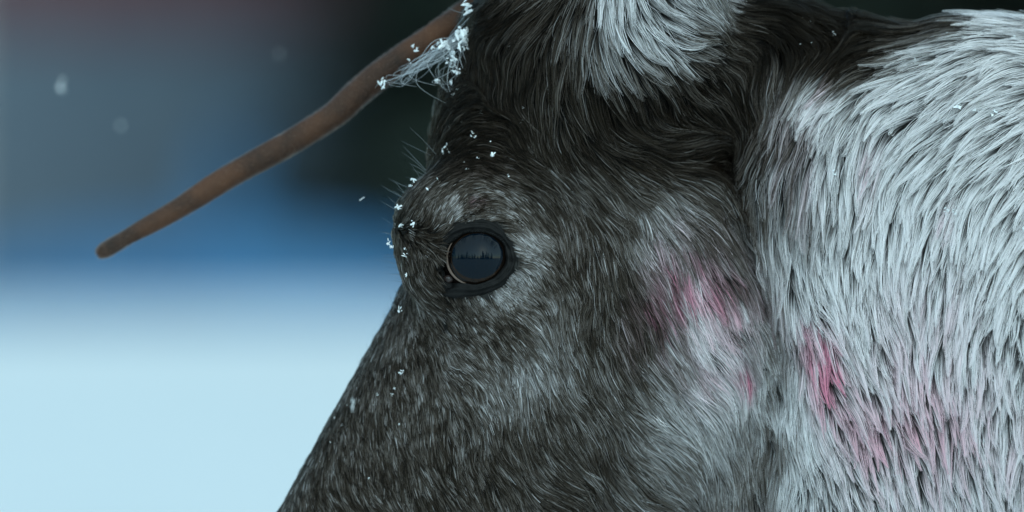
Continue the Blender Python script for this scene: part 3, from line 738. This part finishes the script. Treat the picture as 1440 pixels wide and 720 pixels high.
for j in range(26):
    u = random.uniform(1110, 1240); v = random.uniform(2, 60); flake(u, v, random.choice((1.2, 1.5, 1.8, 2.6)), *g6, off=16)

# ------------------------------------------------------------------ setting: snowfield
def terrain(x, y):
    z = 0.0 * x
    k = np.clip((y - 9) / 30, 0, 1); z = z + k * k * (3 - 2 * k) * 0.70
    k = np.clip((y - 41) / 6, 0, 1); z = z - k * k * (3 - 2 * k) * 0.55
    z = z + 0.05 * np.sin(x * .21 + 1) * np.sin(y * .17) * np.clip((np.hypot(x, y) - 6) / 10, 0, 1)
    return z
gx = np.concatenate([-np.geomspace(600, 2, 44), np.linspace(-1.8, 1.8, 9), np.geomspace(2, 600, 44)])
gy = np.concatenate([-np.geomspace(600, 2, 44), np.linspace(-1.8, 8, 14), np.linspace(9, 75, 67), np.geomspace(78, 900, 20)])
X, Y = np.meshgrid(gx, gy, indexing='ij'); Z = terrain(X, Y)
V = np.stack([X, Y, Z], -1).reshape(-1, 3); ny = len(gy)
I, J = np.meshgrid(np.arange(len(gx) - 1), np.arange(ny - 1), indexing='ij'); a = (I * ny + J).ravel()
Q = np.stack([a, a + ny, a + ny + 1, a + 1], 1)
gr = link('snow_ground', mesh_quads('snow_ground', V, Q), None, M['snow']); tag(gr, 'snow covered ground rising gently behind the reindeer', kind='structure')

# ------------------------------------------------------------------ spruces
def spruce_meshes(h, seed):
    r = np.random.default_rng(seed)
    tv, tf = tube([(0, 0, -0.2), (0, 0, h * .5), (0, 0, h)], [h * .018, h * .011, .01], 8)
    V = []; Fc = []
    zz = h * 0.07
    while zz < h * 0.985:
        k = 1 - zz / h; L = h * 0.2 * k ** .8 + .08; nb = 9
        for j in range(nb):
            a = 2 * math.pi * (j + r.random() * .7) / nb; l = L * r.uniform(.75, 1.2); w = l * .26; dr = l * r.uniform(.25, .45)
            dx, dy = math.cos(a), math.sin(a); px, py = -dy, dx
            for sgn in (-1, 0, 1):
                o = len(V); tl = sgn * .12 * l
                for (s, ww, dz) in ((0.02, .15, 0), (.4, 1, -.25), (.75, .8, -.7), (1.0, .05, -1 + .12)):
                    for e in (-1, 1):
                        V.append((dx * l * s + px * (w * ww * e * .5 + tl * s), dy * l * s + py * (w * ww * e * .5 + tl * s), zz + dz * dr - abs(e * ww) * .03 * l + r.normal(0, .012) * l))
                for q in range(3): Fc.append((o + 2 * q, o + 2 * q + 1, o + 2 * q + 3, o + 2 * q + 2))
        zz += h * 0.028 * (0.6 + k)
    return mesh_np('trunk', tv, tf), mesh_np('crown', np.array(V), Fc, False)
SP = [spruce_meshes(8.0, 1), spruce_meshes(8.0, 2), spruce_meshes(8.0, 3)]
for a, b2 in SP: a.materials.append(M['bark']); b2.materials.append(M['needles'])
def spruce(x, y, h, label, group):
    o = bpy.data.objects.new('spruce_tree', None); col.objects.link(o); o.location = (x, y, float(terrain(np.array(x), np.array(y))))
    o.scale = [h / 8] * 3; o.rotation_euler.z = random.uniform(0, 6.3)
    ms = SP[random.randrange(3)]
    for nm, me in (('trunk', ms[0]), ('crown', ms[1])): link(nm, me, o)
    return tag(o, label, 'tree', group)
def bgx(u, y):  # x at a background depth for a picture column
    return (u - 720) * S * (y + CAM_D) / CAM_D
for (u, y, h) in ((700,46,8),(600,47,7.5),(640,52,9),(655,49,8),(820,48,8),(980,50,9),(1150,47,7),(1300,52,8.5),(1450,50,9),(1600,48,8)):
    spruce(bgx(u, y), y, h, 'dark spruce tree blurred far behind the reindeer', 'spruces behind the reindeer')
for j in range(22):
    u = -420 + j * 98 + random.uniform(-30, 30); y = random.uniform(62, 78)
    spruce(bgx(u, y), y, random.uniform(8, 12), 'tall spruce tree in the blurred dark wood behind the shed', 'spruces of the wood behind')
for j in range(44):      # the wood goes on to both sides
    x = -46 + 92 * j / 43 + random.uniform(-.8, .8); y = random.uniform(58, 74)
    if abs(x + .5) > 8: spruce(x, y, random.uniform(8, 12), 'tall spruce tree in the blurred dark wood behind the shed', 'spruces of the wood behind')
for j in range(34):
    a = R(-62 + 124 * j / 33 + random.uniform(-2, 2)); dist = random.uniform(21, 27)
    spruce(math.sin(a) * dist, -CAM_D - math.cos(a) * dist, random.choice((5, 6, 6.5, 7, 8, 9.5, 12)), 'spruce tree seen only as a reflection in the eye of the reindeer', 'spruces reflected in the eye')


def box_np(x0, x1, y0, y1, z0, z1):
    V = [(x, y, z) for x in (x0, x1) for y in (y0, y1) for z in (z0, z1)]
    return V, [(0, 1, 3, 2), (4, 6, 7, 5), (0, 4, 5, 1), (2, 3, 7, 6), (0, 2, 6, 4), (1, 5, 7, 3)]
def bgz(v, y): return EYE_Z + (360 - v) * S * (y + CAM_D) / CAM_D
# shed of grey boards with a red upper storey
ys = 50.0; x0, x1 = bgx(-330, ys), bgx(520, ys); zb = float(terrain(np.array(0.), np.array(ys))) - .1
shed = bpy.data.objects.new('shed', None); col.objects.link(shed); shed.location = ((x0 + x1) / 2, ys, zb)
tag(shed, 'blurred grey board shed with red painted upper boards behind the antler tine', 'shed')
def sp(name, V, F, mat):
    me = mesh_np(name, np.array(V) - np.array(shed.location), F, False); return link(name, me, shed, mat)
sp('wall', *box_np(x0, x1, ys, ys + 3, zb, bgz(40, ys)), M['boards'])
sp('upper_wall', *box_np(x0 - .03, x1 + .03, ys - .03, ys + 3.03, bgz(40, ys) + .002, bgz(-180, ys)), M['red'])
zr = bgz(-180, ys); xm = (x0 + x1) / 2
sp('roof', [(x0 - .3, ys - .3, zr), (x1 + .3, ys - .3, zr), (x1 + .3, ys + 3.3, zr), (x0 - .3, ys + 3.3, zr), (x0 - .3, ys + 1.5, zr + 1.2), (x1 + .3, ys + 1.5, zr + 1.2)], [(0, 1, 5, 4), (2, 3, 4, 5), (0, 4, 3), (1, 2, 5), (0, 3, 2, 1)], M['snow'])
# snowbank and snow mound with blue shade put into their colour, birch
def mound(name, u, y, v_top, hw, hd, mat, label, cat, seed):
    r = np.random.default_rng(seed); zt = bgz(v_top, y); z0 = float(terrain(np.array(0.), np.array(y))) - .15; xc = bgx(u, y)
    n, mth = 15, 40; V = []; F = []
    for i in range(n + 1):
        k = i / n
        for j in range(mth):
            a = 2 * math.pi * j / mth; w = 1 + .10 * math.sin(3 * a + seed) + .06 * math.sin(7 * a)
            V.append((hw * k * w * math.cos(a), hd * k * w * math.sin(a), (zt - z0) * (1 - k ** 2.6) * (1 + .05 * math.sin(5 * a + 4 * k))))
    for i in range(n):
        for j in range(mth): F.append((i * mth + j, (i + 1) * mth + j, (i + 1) * mth + (j + 1) % mth, i * mth + (j + 1) % mth))
    o = link(name, mesh_np(name, np.array(V), F), None, mat); o.location = (xc, y, z0); return tag(o, label, cat)
mound('shaded_snowbank', 300, 40.5, 334, 2.3, .9, M['snow_in_shade'], 'long low snowbank painted blue for shade, blurred beyond the snow', 'snowbank', 3)
mound('snow_mound', 330, 47, 195, .36, .4, M['snow_in_shade'], 'small snow mound painted blue for shade in front of the blurred shed', 'snow mound', 5)
for (u, y, h) in ((90,46,.75),(170,46.4,.65),(240,46,.6),(500,46.2,.75),(560,46,1.2)):
    spruce(bgx(u, y), y, h, 'knee-high dark spruce sapling behind the snowbank painted blue for shade', 'spruce saplings by the shed')
bt = bpy.data.objects.new('birch_tree', None); col.objects.link(bt); yb = 44.0
bt.location = (bgx(-105, yb), yb, float(terrain(np.array(0.), np.array(yb)))); tag(bt, 'pale blurred birch standing beside the grey shed', 'tree')
V, Fc = tube([(0, 0, -.2), (.03, 0, 2), (-.02, .05, 4), (.1, 0, 7)], [.16, .14, .11, .03], 12); link('trunk', mesh_np('trunk', V, Fc), bt, M['birch'])
V = []; Fc = []
for j in range(40):
    z = random.uniform(3.2, 6.8); a = random.uniform(0, 6.3); l = random.uniform(.5, 1.3); 
    v2, f2 = tube([(0, 0, z), (math.cos(a) * l * .6, math.sin(a) * l * .6, z + l * .6), (math.cos(a) * l, math.sin(a) * l, z + l * .5)], [.025, .014, .004], 5)
    o_ = len(V); V += list(v2); Fc += [tuple(o_ + q for q in f3) for f3 in f2]
link('crown', mesh_np('crown', np.array(V), Fc), bt, M['bark'])
# flakes in the air: loose ragged clusters
for (u, v, d, s_, st, rz) in ((20,98,-900,3.6,2.6,-.25),(348,38,-1250,2.4,1.8,-.1),(95,150,-1250,2.2,2.8,0),(511,281,340,1.0,3.5,-.9),(502,566,520,2.0,4.0,-.12)):
    o = flake(u, v, s_, 'loose ragged snowflake cluster falling through the air beside the reindeer', 'snowflakes in the air', d=d)
    o.rotation_euler = (0, -rz, 0); o.scale = (s_ * S, s_ * S, s_ * S * st)
print('hair and scene built')
